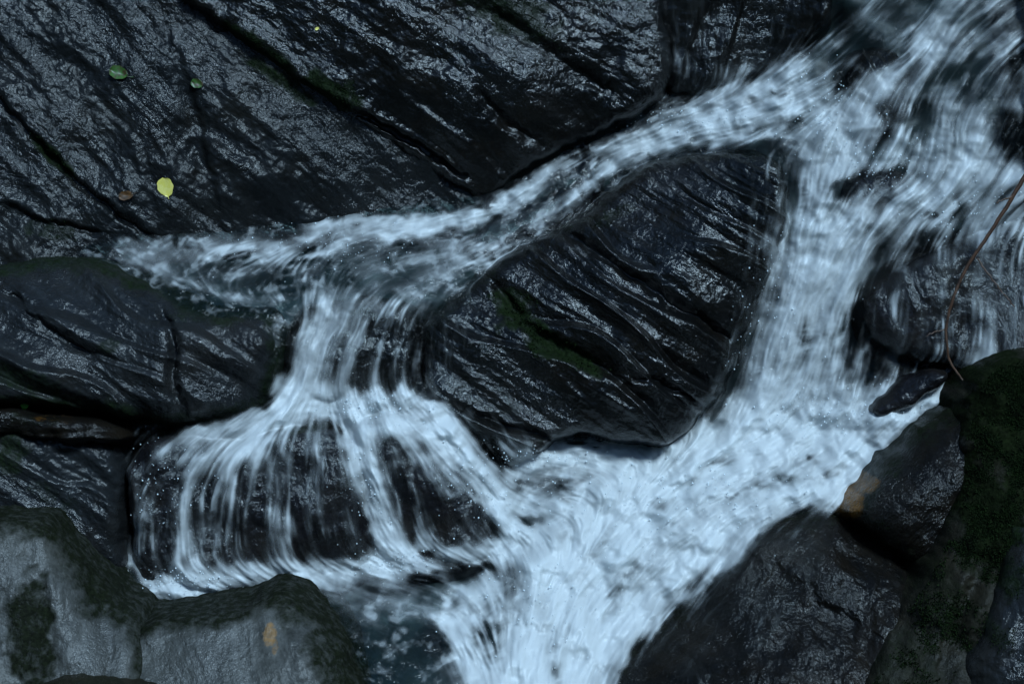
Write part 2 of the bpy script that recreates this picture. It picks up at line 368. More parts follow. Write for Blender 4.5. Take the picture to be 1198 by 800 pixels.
Rock('boulder', 'large black ridged boulder splitting the stream in the middle',
     [(484, 395), (505, 362), (545, 332), (580, 303), (625, 275), (662, 262), (700, 228), (745, 192), (785, 177), (860, 172), (912, 178), (926, 215), (924, 285), (896, 340), (872, 400), (855, 455), (820, 490), (792, 526), (740, 522), (690, 512), (645, 520), (600, 558), (572, 535), (525, 495), (492, 450)],
     [(520, 360, .14), (580, 315, .06), (640, 285, .03), (720, 230, -.01), (790, 190, -.02), (880, 190, .05), (915, 230, .12), (600, 400, .20), (700, 350, .18), (800, 300, .18), (880, 300, .16), (500, 420, .22), (560, 480, .24), (650, 460, .25), (750, 430, .25), (840, 400, .16), (600, 540, .16), (690, 500, .24), (780, 500, .20), (840, 460, .12), (900, 340, .12)],
     M_black, edge=0.06, ang=-33, seed=57, warp=.011, rim=.25, strata=1.25, lump=.5, terr=1.2, step=0.0042, margin=.1,
     grooves=[([(575, 330), (610, 375), (660, 410), (720, 440)], .022, .05, -.012), ([(520, 470), (600, 500), (650, 515)], .012, .04, -.01), ([(650, 265), (720, 310), (800, 365), (860, 400)], .02, .045, -.01), ([(740, 440), (790, 455), (830, 480)], .012, .03, -.012)],
     moss=[(600, 365, 26, 34, 20, .9), (640, 400, 60, 18, -35, 1), (680, 420, 40, 14, -30, .9), (720, 250, 40, 10, 35, .4)])
Rock('boulder', 'broad purplish boulder under the thin lower falls, left of the white jets',
     [(142, 560), (150, 525), (195, 497), (280, 508), (330, 495), (385, 498), (425, 515), (432, 570), (450, 650), (430, 700), (300, 710), (160, 710), (146, 640)],
     [(150, 540, .34), (210, 510, .32), (300, 515, .36), (400, 515, .38), (150, 620, .32), (230, 600, .34), (330, 590, .38), (420, 580, .36), (170, 690, .24), (300, 690, .27), (430, 680, .26)],
     M_purple, edge=.08, ang=-80, seed=63, strata=.7, lump=1.2, terr=.5, margin=.1, moss=[(340, 500, 70, 10, 3, .7)])
Rock('boulder', 'dark purplish boulder between the two white jets of the lower falls',
     [(400, 492), (455, 475), (520, 490), (560, 530), (585, 600), (590, 660), (520, 690), (440, 690), (425, 600)],
     [(420, 500, .34), (480, 490, .32), (540, 530, .28), (440, 600, .32), (500, 580, .33), (570, 610, .26), (450, 660, .26), (540, 660, .24)],
     M_purple, edge=.08, ang=-75, seed=69, strata=.6, lump=1.2, terr=.4, margin=.1)
Rock('boulder', 'submerged dark rock at the foot of the upper fall, where the water splashes white',
     [(325, 395), (350, 352), (430, 345), (490, 355), (500, 420), (470, 475), (400, 480), (330, 478)],
     [(350, 370, .25), (430, 362, .24), (480, 380, .22), (345, 430, .25), (410, 420, .25), (470, 430, .23), (400, 465, .22)],
     M_black, edge=.07, ang=-80, seed=71, strata=.5, lump=.8, terr=.3)
Rock('rock_slab', 'purplish smooth slab lying in the narrow white channel behind the central boulder',
     [(528, 282), (585, 248), (640, 226), (705, 198), (712, 212), (660, 250), (600, 285), (560, 300)],
     [(540, 280, -.11), (600, 255, -.13), (690, 208, -.18), (650, 245, -.135), (580, 290, -.075)],
     M_purple, edge=.035, ang=35, seed=77, strata=.15, lump=.2, terr=0, thick=.25)
Rock('rock_wall', 'black upright rock at the top under a thin veil of water, left of the big white cascade',
     [(760, -200), (1010, -200), (985, 10), (950, 60), (900, 90), (860, 110), (800, 125), (765, 100)],
     [(780, -150, -.02), (990, -150, .02), (780, 0, -.10), (880, 0, -.08), (970, 0, -.04), (800, 90, -.16), (860, 90, -.13), (940, 50, -.08)],
     M_black, edge=.05, ang=-85, seed=83, strata=.7, lump=1.2)
Rock('boulder', 'dark boulder showing through the top of the big white cascade',
     [(975, 90), (1000, 55), (1050, 50), (1080, 90), (1070, 140), (1030, 165), (985, 140)],
     [(990, 90, .0), (1050, 70, .02), (1020, 110, .05), (1050, 140, .06), (1000, 140, .04)],
     M_black, edge=.08, ang=-60, seed=87, strata=.6, lump=1)
Rock('boulder', 'dark boulder breaking the middle of the big white cascade',
     [(985, 225), (1000, 195), (1040, 185), (1075, 205), (1060, 245), (1010, 250)],
     [(1000, 215, .11), (1040, 200, .09), (1040, 235, .15), (1010, 240, .15)],
     M_purple, edge=.07, ang=-60, seed=91, strata=.6, lump=1)
Rock('boulder', 'dark boulder under thin veiling water, behind the bent twig',
     [(1000, 380), (1003, 335), (1035, 315), (1090, 290), (1200, 240), (1380, 230), (1380, 500), (1180, 470), (1115, 432), (1060, 425), (1015, 405)],
     [(1010, 370, .18), (1060, 330, .22), (1130, 300, .24), (1200, 270, .25), (1370, 270, .35), (1030, 400, .20), (1100, 400, .27), (1200, 400, .32), (1370, 450, .42), (1150, 440, .28)],
     M_purple, edge=.07, ang=-70, seed=95, strata=.6, lump=1, terr=.5)
Rock('stone', 'small dark stone at the foot of the right-hand veil, by the tip of the twig',
     [(1012, 478), (1035, 448), (1070, 428), (1110, 425), (1120, 445), (1095, 465), (1050, 490), (1025, 492)],
     [(1025, 475, .25), (1060, 445, .24), (1105, 440, .28), (1070, 465, .27)],
     M_purple, wet=False, edge=.05, ang=35, seed=99, strata=.5, lump=.8, terr=0, thick=.25)
Rock('rock_wall', 'black rock rim in the upper right corner, beside the top of the cascade',
     [(1188, -120), (1192, 0), (1196, 50), (1190, 130), (1196, 200), (1230, 240), (1400, 240), (1400, -120)],
     [(1195, -100, .25), (1200, 50, .28), (1200, 150, .3), (1210, 220, .32), (1390, -100, .5), (1390, 230, .55)],
     M_black, edge=.05, ang=-80, seed=103, strata=.7, lump=1)
Rock('boulder', 'black wet boulder at the lower right, sloping into the white rapid',
     [(690, 930), (690, 800), (715, 755), (765, 712), (810, 668), (850, 625), (885, 600), (940, 584), (985, 586), (1030, 608), (1075, 650), (1090, 720), (1060, 930)],
     [(720, 780, .50), (800, 700, .42), (880, 620, .34), (960, 600, .34), (1050, 650, .42), (850, 700, .52), (950, 690, .55), (800, 790, .64), (920, 790, .72), (1040, 780, .75), (750, 900, .8), (1050, 900, .9)],
     M_rust, edge=.09, ang=-38, seed=107, rim=.3, inset=.045, strata=.45, lump=1.3, terr=.4, step=.0045, margin=.09,
     grooves=[([(900, 665), (950, 705), (1010, 735)], .05, .03, .02)])
Rock('boulder', 'dark boulder with a rusty orange patch, leaning on the mossy spur',
     [(968, 600), (1000, 558), (1030, 522), (1060, 487), (1092, 470), (1130, 445), (1170, 470), (1160, 580), (1110, 680), (1060, 670), (1010, 632)],
     [(985, 590, .45), (1040, 515, .38), (1100, 475, .36), (1140, 470, .42), (1030, 590, .53), (1090, 540, .53), (1130, 560, .58), (1060, 650, .55), (1110, 640, .58)],
     M_rust, wet=False, edge=.09, ang=40, seed=111, rim=.5, inset=.045, strata=.5, lump=1, terr=.3, step=.0045,
     stain=[(994, 590, 26, 20, 45, .85), (1015, 568, 18, 12, 45, .6)], moss=[(1060, 495, 26, 14, 40, .7), (1085, 480, 30, 10, 20, .4)])
MOSSY = Rock('rock_spur', 'long moss-covered rock spur running down the right-hand side of the picture',
     [(1112, 560), (1112, 500), (1125, 440), (1160, 408), (1230, 395), (1380, 390), (1380, 950), (960, 950), (990, 805), (1020, 752), (1055, 690), (1085, 630)],
     [(1125, 500, .62), (1140, 440, .55), (1200, 420, .58), (1360, 420, .7), (1130, 560, .68), (1200, 540, .76), (1100, 640, .70), (1060, 720, .76), (1150, 680, .82), (1010, 800, .84), (1100, 800, .90), (1000, 920, .95), (1360, 700, .8), (1360, 920, .9)],
     M_mossy, wet=False, edge=.10, ang=62, seed=115, inset=.045, strata=.8, lump=2.2, terr=.3, step=.005,
     moss=[(1190, 480, 90, 90, 0, 1), (1160, 600, 60, 80, 20, 1), (1100, 700, 40, 60, 30, .55), (1060, 780, 50, 40, 30, .5)], stain=[(1075, 690, 20, 26, 30, .08)], dry=.6,
     grooves=[([(1160, 640), (1125, 720), (1100, 800)], .03, .05, .0), ([(1110, 600), (1080, 680), (1050, 760)], .03, .04, .0)])
Rock('boulder', 'wet blackish boulder in the lower right corner, leaning on the mossy spur',
     [(1165, 640), (1170, 605), (1200, 596), (1380, 590), (1380, 950), (1110, 950), (1108, 800), (1135, 730), (1152, 690)],
     [(1180, 620, .88), (1360, 620, .95), (1170, 700, .93), (1250, 700, 1.0), (1140, 790, .97), (1250, 800, 1.05), (1130, 930, 1.0), (1360, 930, 1.1)],
     M_left, wet=False, edge=.09, ang=60, seed=119, inset=.045, strata=.5, lump=1.2, terr=.2, moss=[(1185, 620, 22, 20, 0, .9), (1175, 660, 20, 40, 20, .7), (1150, 720, 20, 40, 30, .5)])
Rock('boulder', 'tall rounded pale grey boulder with mossy streaks in the lower left corner',
     [(-200, 590), (-60, 592), (0, 590), (38, 587), (66, 595), (90, 616), (112, 645), (138, 678), (172, 700), (196, 745), (200, 930), (-200, 930)],
     [(-180, 610, .70), (0, 600, .66), (60, 605, .62), (100, 650, .60), (160, 705, .62), (0, 660, .78), (60, 680, .78), (130, 730, .74), (-150, 750, .9), (0, 770, .88), (100, 780, .86), (180, 780, .78), (0, 920, .98), (180, 920, .95)],
     M_pale, wet=False, edge=.07, ang=-82, seed=123, inset=.055, rim=.9, strata=.3, lump=1.0, terr=.0, step=.0045, dry=.5,
     grooves=[([(95, 650), (115, 720), (130, 790)], .03, .03, .0), ([(30, 640), (55, 720), (65, 790)], .04, .035, .0)],
     moss=[(35, 740, 32, 75, 10, .95), (15, 610, 24, 26, 0, .6), (120, 690, 30, 34, -20, .95), (150, 715, 30, 26, -30, .9), (35, 620, 60, 8, 0, .4), (92, 640, 10, 30, -20, .6)])
Rock('boulder', 'pale rounded boulder with a domed top at bottom left, before the lower falls',
     [(110, 930), (115, 800), (128, 745), (175, 702), (230, 703), (275, 697), (302, 683), (332, 671), (362, 680), (388, 708), (415, 748), (442, 795), (480, 930)],
     [(190, 715, .66), (270, 705, .66), (335, 685, .62), (390, 725, .66), (430, 790, .72), (140, 770, .74), (210, 770, .78), (300, 750, .77), (370, 760, .78), (200, 900, .95), (320, 880, .95), (440, 900, .85)],
     M_pale, wet=False, edge=.07, ang=-70, seed=127, inset=.055, rim=.9, strata=.2, lump=.9, terr=0, step=.0045, dry=.5,
     moss=[(345, 700, 50, 34, -25, .75), (400, 770, 40, 60, 30, .9), (220, 706, 50, 9, 0, .7)], stain=[(316, 742, 8, 16, 10, .7), (322, 758, 6, 10, 0, .5)])
Rock('stone', 'low dark wet stone at the bottom edge, in front of the two pale boulders',
     [(-60, 930), (10, 806), (45, 784), (90, 775), (135, 783), (175, 792), (230, 806), (270, 930)],
     [(40, 800, .98), (100, 785, .96), (180, 798, .96), (0, 920, 1.05), (240, 920, 1.0)],
     M_mossy, wet=False, edge=.08, ang=-10, seed=131, inset=.045, strata=.4, lump=.8, terr=0, thick=.3, moss=[(100, 790, 60, 20, 0, .4)])
for r in ROCKS: r.build()

# ------------------------------------------------------------------ flowing water
# strokes run downstream: (points, half width in photo px, whiteness)
ST = [
 ([(1215, 10), (1140, 55), (1090, 110)], 52, .75), ([(1070, -40), (1005, 35), (940, 85), (865, 118)], 30, .72), ([(1160, -40), (1085, 40), (1025, 85), (1000, 130)], 36, .6),
 ([(1200, 90), (1160, 165), (1110, 225)], 46, .72), ([(1110, 60), (1095, 130), (1080, 175)], 34, .5), ([(1000, 110), (985, 140), (975, 180)], 30, .9), ([(1030, 130), (1010, 170), (1000, 200)], 22, .7),
 ([(985, 125), (910, 122), (840, 138), (775, 153), (715, 180)], 17, .9), ([(835, 78), (865, 95), (830, 116), (790, 137)], 14, .6), ([(930, 90), (880, 115), (850, 125)], 22, .7), ([(940, 155), (880, 160), (800, 162), (760, 170)], 9, .8),
 ([(965, 140), (960, 195), (950, 240), (938, 300)], 32, .9), ([(1080, 170), (1005, 225), (965, 290), (930, 380), (890, 480)], 30, .85), ([(1075, 175), (1120, 195), (1180, 205)], 18, .55),
 ([(1230, 205), (1130, 213), (1050, 238), (985, 290), (960, 340)], 26, .85), ([(1230, 235), (1190, 260), (1150, 275)], 18, .5), ([(1100, 240), (1060, 270), (1020, 300)], 18, .55),
 ([(960, 310), (935, 400), (905, 475)], 40, .8), ([(1000, 300), (985, 380), (965, 470)], 26, .6), ([(905, 350), (890, 400), (865, 470)], 16, .45), ([(925, 190), (925, 260), (905, 330)], 10, .35),
 ([(1060, 260), (1055, 310), (1050, 400)], 26, .52), ([(1150, 255), (1150, 330), (1145, 420)], 26, .62), ([(1200, 255), (1200, 330), (1200, 420)], 26, .6), ([(1105, 270), (1100, 330), (1098, 410)], 16, .55),
 ([(1010, 410), (1005, 440), (1000, 470)], 9, .6), ([(1040, 420), (1030, 450), (1020, 475)], 8, .35),
 # veil at the top, left of the cascade
 ([(790, -60), (795, 20), (800, 100)], 22, .42), ([(810, -40), (812, 10), (815, 40)], 8, .5), ([(850, -60), (858, 20), (865, 90)], 18, .36), ([(920, -60), (915, 20), (905, 70)], 18, .36),
 # narrow channel
 ([(800, 140), (740, 172), (690, 212), (660, 236)], 10, .75), ([(670, 228), (630, 258), (585, 292), (560, 310)], 8, .48), ([(720, 180), (680, 222), (630, 270), (590, 300)], 8, .42), ([(740, 165), (650, 200), (610, 232), (550, 254), (480, 264)], 7, .45), ([(640, 205), (595, 242), (545, 256), (500, 266), (450, 275)], 9, .9),
 ([(655, 190), (620, 215), (600, 235)], 8, .3),
 # upper pool
 ([(580, 295), (530, 312), (490, 335), (455, 365)], 14, .55), ([(560, 290), (510, 294), (470, 302)], 9, .5), ([(500, 268), (440, 268), (380, 280), (310, 288), (220, 288), (150, 296)], 12, .42), ([(440, 258), (405, 262), (370, 268)], 10, .9), ([(475, 258), (450, 258), (430, 268)], 7, .8),
 ([(400, 285), (370, 300), (340, 300)], 8, .7), ([(330, 300), (300, 305), (270, 318)], 9, .75), ([(290, 290), (270, 293), (245, 300)], 7, .8), ([(190, 312), (230, 335), (275, 346), (330, 350)], 6, .5), ([(140, 298), (165, 312), (200, 330)], 5, .4), ([(350, 312), (345, 335), (370, 355)], 8, .35), ([(470, 305), (425, 318), (395, 340)], 7, .25),
 ([(150, 298), (260, 306), (360, 312), (430, 316)], 26, .24), ([(540, 292), (470, 300), (430, 312)], 20, .3),
 # upper fall
 ([(410, 352), (385, 385), (365, 420), (350, 465)], 23, .88), ([(380, 350), (360, 390), (345, 430), (335, 465)], 16, .7), ([(440, 350), (420, 395), (400, 440), (390, 470)], 18, .72), ([(475, 355), (455, 400), (440, 460)], 14, .5), ([(490, 370), (482, 420), (475, 465)], 10, .42),
 # splash ledge and jets
 ([(345, 468), (390, 477), (430, 480), (480, 488), (525, 502)], 19, .97), ([(370, 472), (330, 482), (300, 490)], 12, .8), ([(320, 484), (280, 494), (240, 505)], 9, .45), ([(420, 475), (425, 530), (440, 590), (460, 655)], 16, .95), ([(400, 480), (415, 520), (432, 560)], 8, .7), ([(440, 478), (452, 520), (458, 560)], 9, .6),
 ([(470, 482), (520, 510), (560, 560), (605, 622)], 20, .93), ([(500, 490), (545, 530), (580, 580), (612, 615)], 10, .8), ([(455, 490), (490, 530), (530, 580)], 12, .62), ([(470, 500), (488, 570), (494, 640)], 9, .6), ([(505, 520), (535, 570), (548, 625)], 10, .55), ([(445, 500), (462, 570), (472, 640)], 9, .6),
 ([(290, 494), (235, 512), (205, 545), (192, 600), (185, 680)], 15, .5), ([(285, 500), (245, 535), (220, 590), (210, 680)], 11, .6), ([(295, 498), (262, 530), (245, 580), (238, 660)], 9, .5), ([(230, 505), (185, 528), (166, 570), (162, 650)], 10, .42), ([(340, 500), (345, 560), (338, 670)], 8, .45), ([(305, 505), (296, 570), (285, 665)], 9, .42), ([(220, 505), (175, 530), (160, 580), (158, 650)], 12, .38), ([(190, 500), (165, 520), (150, 560)], 10, .3), ([(230, 520), (225, 600), (230, 670)], 10, .35),
 ([(290, 510), (270, 560), (262, 660)], 16, .6), ([(320, 515), (325, 580), (320, 670)], 18, .55), ([(370, 515), (372, 580), (372, 670)], 18, .58), ([(400, 520), (408, 590), (410, 660)], 12, .40),
 # central boulder flanks
 ([(520, 360), (508, 410), (520, 470), (570, 540)], 18, .34), ([(550, 350), (550, 420), (580, 500), (600, 545)], 16, .26), ([(880, 185), (880, 250), (870, 330), (850, 420), (830, 490)], 18, .3), ([(905, 185), (900, 250), (895, 330), (870, 420)], 14, .36),
 # lower pool
 ([(180, 690), (240, 680), (300, 674), (380, 668), (450, 662)], 13, .85), ([(215, 680), (260, 680), (300, 672)], 14, .8), ([(460, 655), (520, 650), (580, 640), (640, 640)], 20, .85), ([(390, 680), (450, 690), (520, 690), (580, 690)], 10, .5), ([(430, 705), (480, 712), (540, 715)], 8, .28), ([(370, 690), (400, 700), (440, 720)], 8, .35), ([(400, 720), (450, 750), (500, 790), (520, 850)], 30, .05),
 ([(600, 556), (650, 532), (710, 528), (790, 534), (830, 505)], 13, .75),
 # main rapid
 ([(1130, 455), (1060, 475), (1000, 495), (900, 520), (810, 565), (720, 620), (650, 690), (600, 770), (590, 860)], 38, .97), ([(620, 530), (680, 545), (740, 560)], 22, .85), ([(590, 590), (640, 590), (700, 600)], 18, .6), ([(1000, 530), (960, 575), (880, 590), (820, 640), (760, 700), (700, 760), (680, 850)], 24, .97), ([(900, 480), (860, 510), (800, 545), (700, 590)], 32, .9), ([(760, 600), (700, 670), (665, 740), (660, 850)], 40, .95),
 ([(610, 620), (560, 690), (540, 740), (570, 790), (590, 850)], 20, .75), ([(520, 725), (545, 760), (575, 810)], 12, .9), ([(640, 650), (620, 720), (625, 800)], 26, .8), ([(850, 630), (790, 690), (740, 740), (700, 800)], 14, .5), ([(880, 620), (840, 690), (800, 760)], 20, .34), ([(960, 600), (930, 660), (890, 720)], 16, .2), ([(1060, 480), (1010, 540), (985, 580)], 14, .8),
]
DK = [  # places where the sheet thins and the dark shows, plus painted shade for hollows in the rapid: (x, y, rx, ry, rotation, amount)
 (1018, 55, 30, 14, -40, .8), (985, 95, 12, 18, -30, .9), (1035, 130, 18, 18, 0, .5), (1075, 140, 16, 20, 30, .6), (1130, 80, 40, 12, 20, .45), (1010, 212, 30, 12, 15, .85), (1040, 208, 14, 8, 20, .9), (990, 225, 20, 10, 30, .5), (930, 225, 10, 22, 0, .7), (880, 117, 14, 8, 0, .7), (910, 112, 16, 8, 0, .5), (1085, 250, 14, 8, 0, .6), (1120, 245, 8, 14, 0, .5), (1180, 150, 14, 20, 0, .7), (1190, 70, 8, 20, 0, .5), (1150, 95, 24, 10, 25, .4),
 (640, 235, 62, 11, 33, .92), (585, 268, 44, 12, 33, .92), (420, 328, 60, 15, 0, .75), (240, 314, 70, 9, 10, .6), (330, 330, 26, 8, 0, .5), (150, 292, 40, 8, 0, .5), (330, 275, 50, 6, 8, .6), (300, 320, 36, 5, 0, .4), (940, 388, 8, 26, 10, .4), (950, 536, 7, 5, 0, .95), (965, 555, 22, 6, 25, .6), (855, 580, 10, 5, 20, .5), (625, 607, 22, 8, -10, .8), (775, 590, 12, 6, 0, .4), (570, 745, 20, 30, 10, .45), (500, 650, 12, 6, 0, .5), (540, 680, 14, 6, 0, .5), (490, 700, 20, 6, 0, .5), (660, 630, 10, 5, 0, .3), (455, 525, 6, 12, 0, .8), (470, 560, 18, 40, 20, .6), (540, 600, 20, 40, 30, .6), (655, 770, 5, 40, -15, .5), (700, 640, 42, 9, 50, .38), (600, 690, 12, 24, 20, .45), (830, 548, 44, 8, 28, .35), (905, 562, 34, 8, 20, .35), (640, 740, 9, 34, 10, .35), (760, 522, 34, 7, 5, .4), (730, 680, 30, 8, 48, .35), (560, 665, 22, 7, 0, .5), (690, 560, 30, 6, 5, .35), (800, 600, 34, 7, 35, .3), (690, 690, 30, 10, 40, .2), (730, 575, 12, 5, 0, .3),
]
FLOW = [  # surface of the moving water: photo position and height over the slope
 (1000, -60, .10), (1100, -60, .14), (1230, -60, .20), (1040, 40, .08), (1150, 60, .20), (960, 100, .02), (1010, 120, .08), (1100, 130, .16), (1230, 150, .26), (880, 120, -.08), (820, 140, -.13), (740, 172, -.17), (690, 210, -.15), (630, 258, -.10), (585, 292, -.05), (620, 225, -.15), (550, 254, -.12),
 (960, 180, .06), (1050, 200, .16), (1150, 212, .24), (1230, 215, .30), (950, 240, .16), (1000, 260, .22), (940, 330, .18), (970, 380, .16), (910, 400, .13), (890, 470, .06), (960, 460, .10), (1000, 460, .14),
 (450, 258, -.13), (360, 270, -.10), (250, 285, -.04), (150, 298, .02), (500, 290, -.02), (420, 310, .09), (300, 320, .13), (230, 335, .19), (330, 350, .25), (420, 345, .25), (480, 340, .20), (540, 310, .06), (400, 400, .27), (360, 460, .26), (430, 470, .26), (500, 490, .30), (300, 490, .32), (440, 560, .35), (470, 650, .29), (560, 560, .31), (605, 622, .26),
 (600, 570, .18), (680, 540, .12), (760, 540, .12), (860, 520, .08), (960, 520, .14), (1060, 475, .20), (980, 580, .28), (900, 590, .30), (800, 620, .32), (700, 620, .28), (640, 650, .33), (560, 660, .31), (450, 665, .29), (300, 680, .28), (190, 692, .29), (400, 700, .38), (500, 710, .42), (420, 760, .58), (520, 770, .60), (600, 760, .60), (680, 740, .50), (760, 690, .38), (600, 850, .80), (480, 850, .82), (690, 850, .78),
 (700, 350, -.12), (800, 280, -.15), (650, 440, -.02), (800, 430, -.02), (1100, 350, .12), (1200, 350, .16), (330, 590, .2), (900, 750, .5), (300, 780, .5), (100, 500, .2), (300, 150, -.4), (600, 100, -.4), (870, 20, -.2),
]
PRES = [(940, -90), (1330, -90), (1330, 440), (1200, 430), (1125, 440), (1120, 462), (1070, 490), (1030, 530), (995, 585), (960, 610), (960, 680), (900, 760), (800, 800), (720, 830), (690, 900), (430, 900), (440, 800), (400, 730), (365, 690), (335, 680), (290, 700), (200, 712), (150, 700), (138, 600), (132, 530), (150, 500), (190, 490), (240, 498), (300, 476), (320, 455), (318, 400), (320, 365), (250, 375), (180, 340), (95, 302), (100, 285), (250, 262), (360, 245), (440, 232), (530, 235), (585, 228), (635, 185), (720, 150), (765, 118), (765, -90)]
VEIL = [
 [(130, 500), (300, 468), (350, 340), (500, 340), (500, 440), (540, 480), (640, 620), (600, 690), (150, 710)],
 [(480, 360), (560, 335), (570, 420), (640, 540), (600, 570), (540, 530), (480, 450)],
 [(840, 160), (935, 160), (935, 330), (880, 420), (850, 500), (800, 540), (820, 470), (850, 380), (860, 300)],
 [(930, -90), (1330, -90), (1330, 440), (1110, 440), (1010, 500), (980, 470), (1000, 300), (930, 200)],
 [(765, -90), (960, -90), (960, 60), (860, 120), (790, 130), (765, 60)],
 [(690, 830), (700, 760), (800, 660), (880, 590), (980, 580), (960, 660), (880, 760), (760, 830)],
]
g = 0.0036
GA = np.arange(-2.45, 2.45, g); GB = np.arange(-1.62, 1.62, g); A, B = np.meshgrid(GA, GB)
f = np.array(FLOW, float); fa, fb = unproject(f[:, 0], f[:, 1], f[:, 2]); flow_tps = TPS(fa, fb, f[:, 2], 2e-3)
fpre = TPS(f[:, 0] * S, -f[:, 1] * S, f[:, 2], 2e-3)
def pxpt(pts, closed=True, it=2):
    p = smooth_poly(pts, closed, it); return unproject(p[:, 0], p[:, 1], fpre(p[:, 0] * S, -p[:, 1] * S))
def coarse(fn, k=4):
    """evaluate a smooth field on every k-th node and interpolate"""
    ca, cb = GA[::k], GB[::k]; z = fn(*np.meshgrid(ca, cb))
    x = np.clip(np.arange(len(GA)) / k, 0, len(ca) - 1.001); y = np.clip(np.arange(len(GB)) / k, 0, len(cb) - 1.001)
    xi, yi = x.astype(int), y.astype(int); fx, fy = (x - xi)[None], (y - yi)[:, None]
    z = z[yi] * (1 - fy) + z[yi + 1] * fy
    return z[:, xi] * (1 - fx) + z[:, xi + 1] * fx
NF = coarse(flow_tps)
pres = coarse(lambda a, b: poly_sd(a, b, *pxpt(PRES)), 2)
MASK = pres < 0.03
# direction of flow
sp = []
for pts, w, d in ST:
    a, b = pxpt(pts, False, 2)
    for i in range(len(a) - 1):
        L = math.hypot(a[i + 1] - a[i], b[i + 1] - b[i]) + 1e-9; m = max(1, int(L / 0.03))
        for j in range(m):
            t = (j + .5) / m; sp.append((a[i] + t * (a[i + 1] - a[i]), b[i] + t * (b[i + 1] - b[i]), (a[i + 1] - a[i]) / L, (b[i + 1] - b[i]) / L, d))
sp = np.array(sp)
def flow_dir(a, b):
    vx = np.zeros(a.shape); vy = np.zeros(a.shape)
    for x, y, dx, dy, d in sp:
        r2 = (a - x) ** 2 + (b - y) ** 2; w = np.exp(-r2 / (2 * 0.09 ** 2)) + 1e-4 / (r2 + 0.01)
        vx += w * dx; vy += w * dy
    return np.stack([vx, vy], -1)
ca, cb = np.meshgrid(GA[::6], GB[::6]); V = flow_dir(ca, cb)
VX = coarse(lambda a, b: V[:, :, 0], 6); VY = coarse(lambda a, b: V[:, :, 1], 6)
# eddies bend the flow a little
ex = coarse(lambda a, b: fbm(a * 7, b * 7, 401, 3), 3); L = np.hypot(VX, VY) + 1e-9
ang = np.arctan2(VY, VX) + 0.17 * ex; VX, VY = np.cos(ang), np.sin(ang)
def lic(src, n, h):
    """smear a noise field along the flow (the strands water is drawn out into)"""
    ii, jj = np.nonzero(MASK); acc = src[ii, jj].copy(); wsum = 1.0
    H, W = src.shape
    for sgn in (1, -1):
        x = jj.astype(float); y = ii.astype(float)
        for k in range(n):
            xi = np.clip(np.rint(x), 0, W - 1).astype(int); yi = np.clip(np.rint(y), 0, H - 1).astype(int)
            x = x + sgn * h * VX[yi, xi]; y = y + sgn * h * VY[yi, xi]
            x = np.clip(x, 0, W - 1.001); y = np.clip(y, 0, H - 1.001)
            x0 = x.astype(int); y0 = y.astype(int); fx = x - x0; fy = y - y0; w = 0.5 + 0.5 * math.cos(math.pi * (k + 1) / (n + 1))
            acc += w * ((src[y0, x0] * (1 - fx) + src[y0, x0 + 1] * fx) * (1 - fy) + (src[y0 + 1, x0] * (1 - fx) + src[y0 + 1, x0 + 1] * fx) * fy)
            if sgn == 1: wsum += 2 * w
    acc /= wsum; acc -= acc.mean(); acc /= acc.std()
    out = np.zeros_like(src); out[ii, jj] = acc; return out
rs = np.random.RandomState(3); white = rs.normal(size=A.shape)
L0 = lic(blur(white, 1.3), 6, 1.2)
L1 = lic(blur(rs.normal(size=A.shape), 0.8), 14, 1.2)
L2 = lic(blur(rs.normal(size=A.shape), 1.5), 30, 1.7)
L3 = lic(blur(rs.normal(size=A.shape), 6.0), 26, 4.0)
# whiteness
dens = np.ones(A.shape)
wa = A + 0.020 * fbm(A * 9, B * 9, 211, 3); wb = B + 0.020 * fbm(A * 9, B * 9, 223, 3)
for pts, w, d in ST:
    a, b = pxpt(pts, False, 2); r = w * S * 2.4
    i0, i1 = np.searchsorted(GB, (b.min() - r, b.max() + r)); j0, j1 = np.searchsorted(GA, (a.min() - r, a.max() + r))
    if i1 <= i0 or j1 <= j0: continue
    dd, t, _ = line_d(wa[i0:i1, j0:j1], wb[i0:i1, j0:j1], a, b)
    dens[i0:i1, j0:j1] *= 1 - d * np.exp(-(dd / (w * S)) ** 2 * 0.8)
dens = (1 - dens) ** 1.4
upper = sstep(-.28, -.05, B); dens *= 1 - 0.22 * upper
for x, y, rx, ry, rot, amt in DK:
    h = float(fpre(np.array([x * S]), np.array([-y * S]))[0]); a, b = unproject(x, y, h); t = math.radians(rot)
    dx, dy = wa - a, wb - b; u = (dx * math.cos(t) + dy * math.sin(t)) / (rx * S); v = (-dx * math.sin(t) + dy * math.cos(t)) / (ry * S)
    dens *= 1 - amt * np.exp(-(u * u + v * v))
# composite rock surface under the sheet
C = np.full(A.shape, -9.0); CW = C.copy()
for r in ROCKS:
    i0, i1 = np.searchsorted(GB, (r.pb.min() - .08, r.pb.max() + .08)); j0, j1 = np.searchsorted(GA, (r.pa.min() - .08, r.pa.max() + .08))
    if i1 - i0 < 2 or j1 - j0 < 2: continue
    h, sd = r.height(A[i0:i1, j0:j1], B[i0:i1, j0:j1]); C[i0:i1, j0:j1] = np.maximum(C[i0:i1, j0:j1], np.where(sd < r.margin, h, -9))
    if r.wet: CW[i0:i1, j0:j1] = np.maximum(CW[i0:i1, j0:j1], np.where(sd < r.margin, h, -9))
veil = np.zeros(A.shape)
for v in VEIL:
    va, vb = pxpt(v); veil = np.maximum(veil, sstep(0.03, -0.03, coarse(lambda a, b: poly_sd(a, b, va, vb), 3)))
Cs = np.maximum(CW, NF - 0.25)
film = blur(Cs, 3.0) + 0.006 + 0.02 * np.clip(dens, 0, 1)
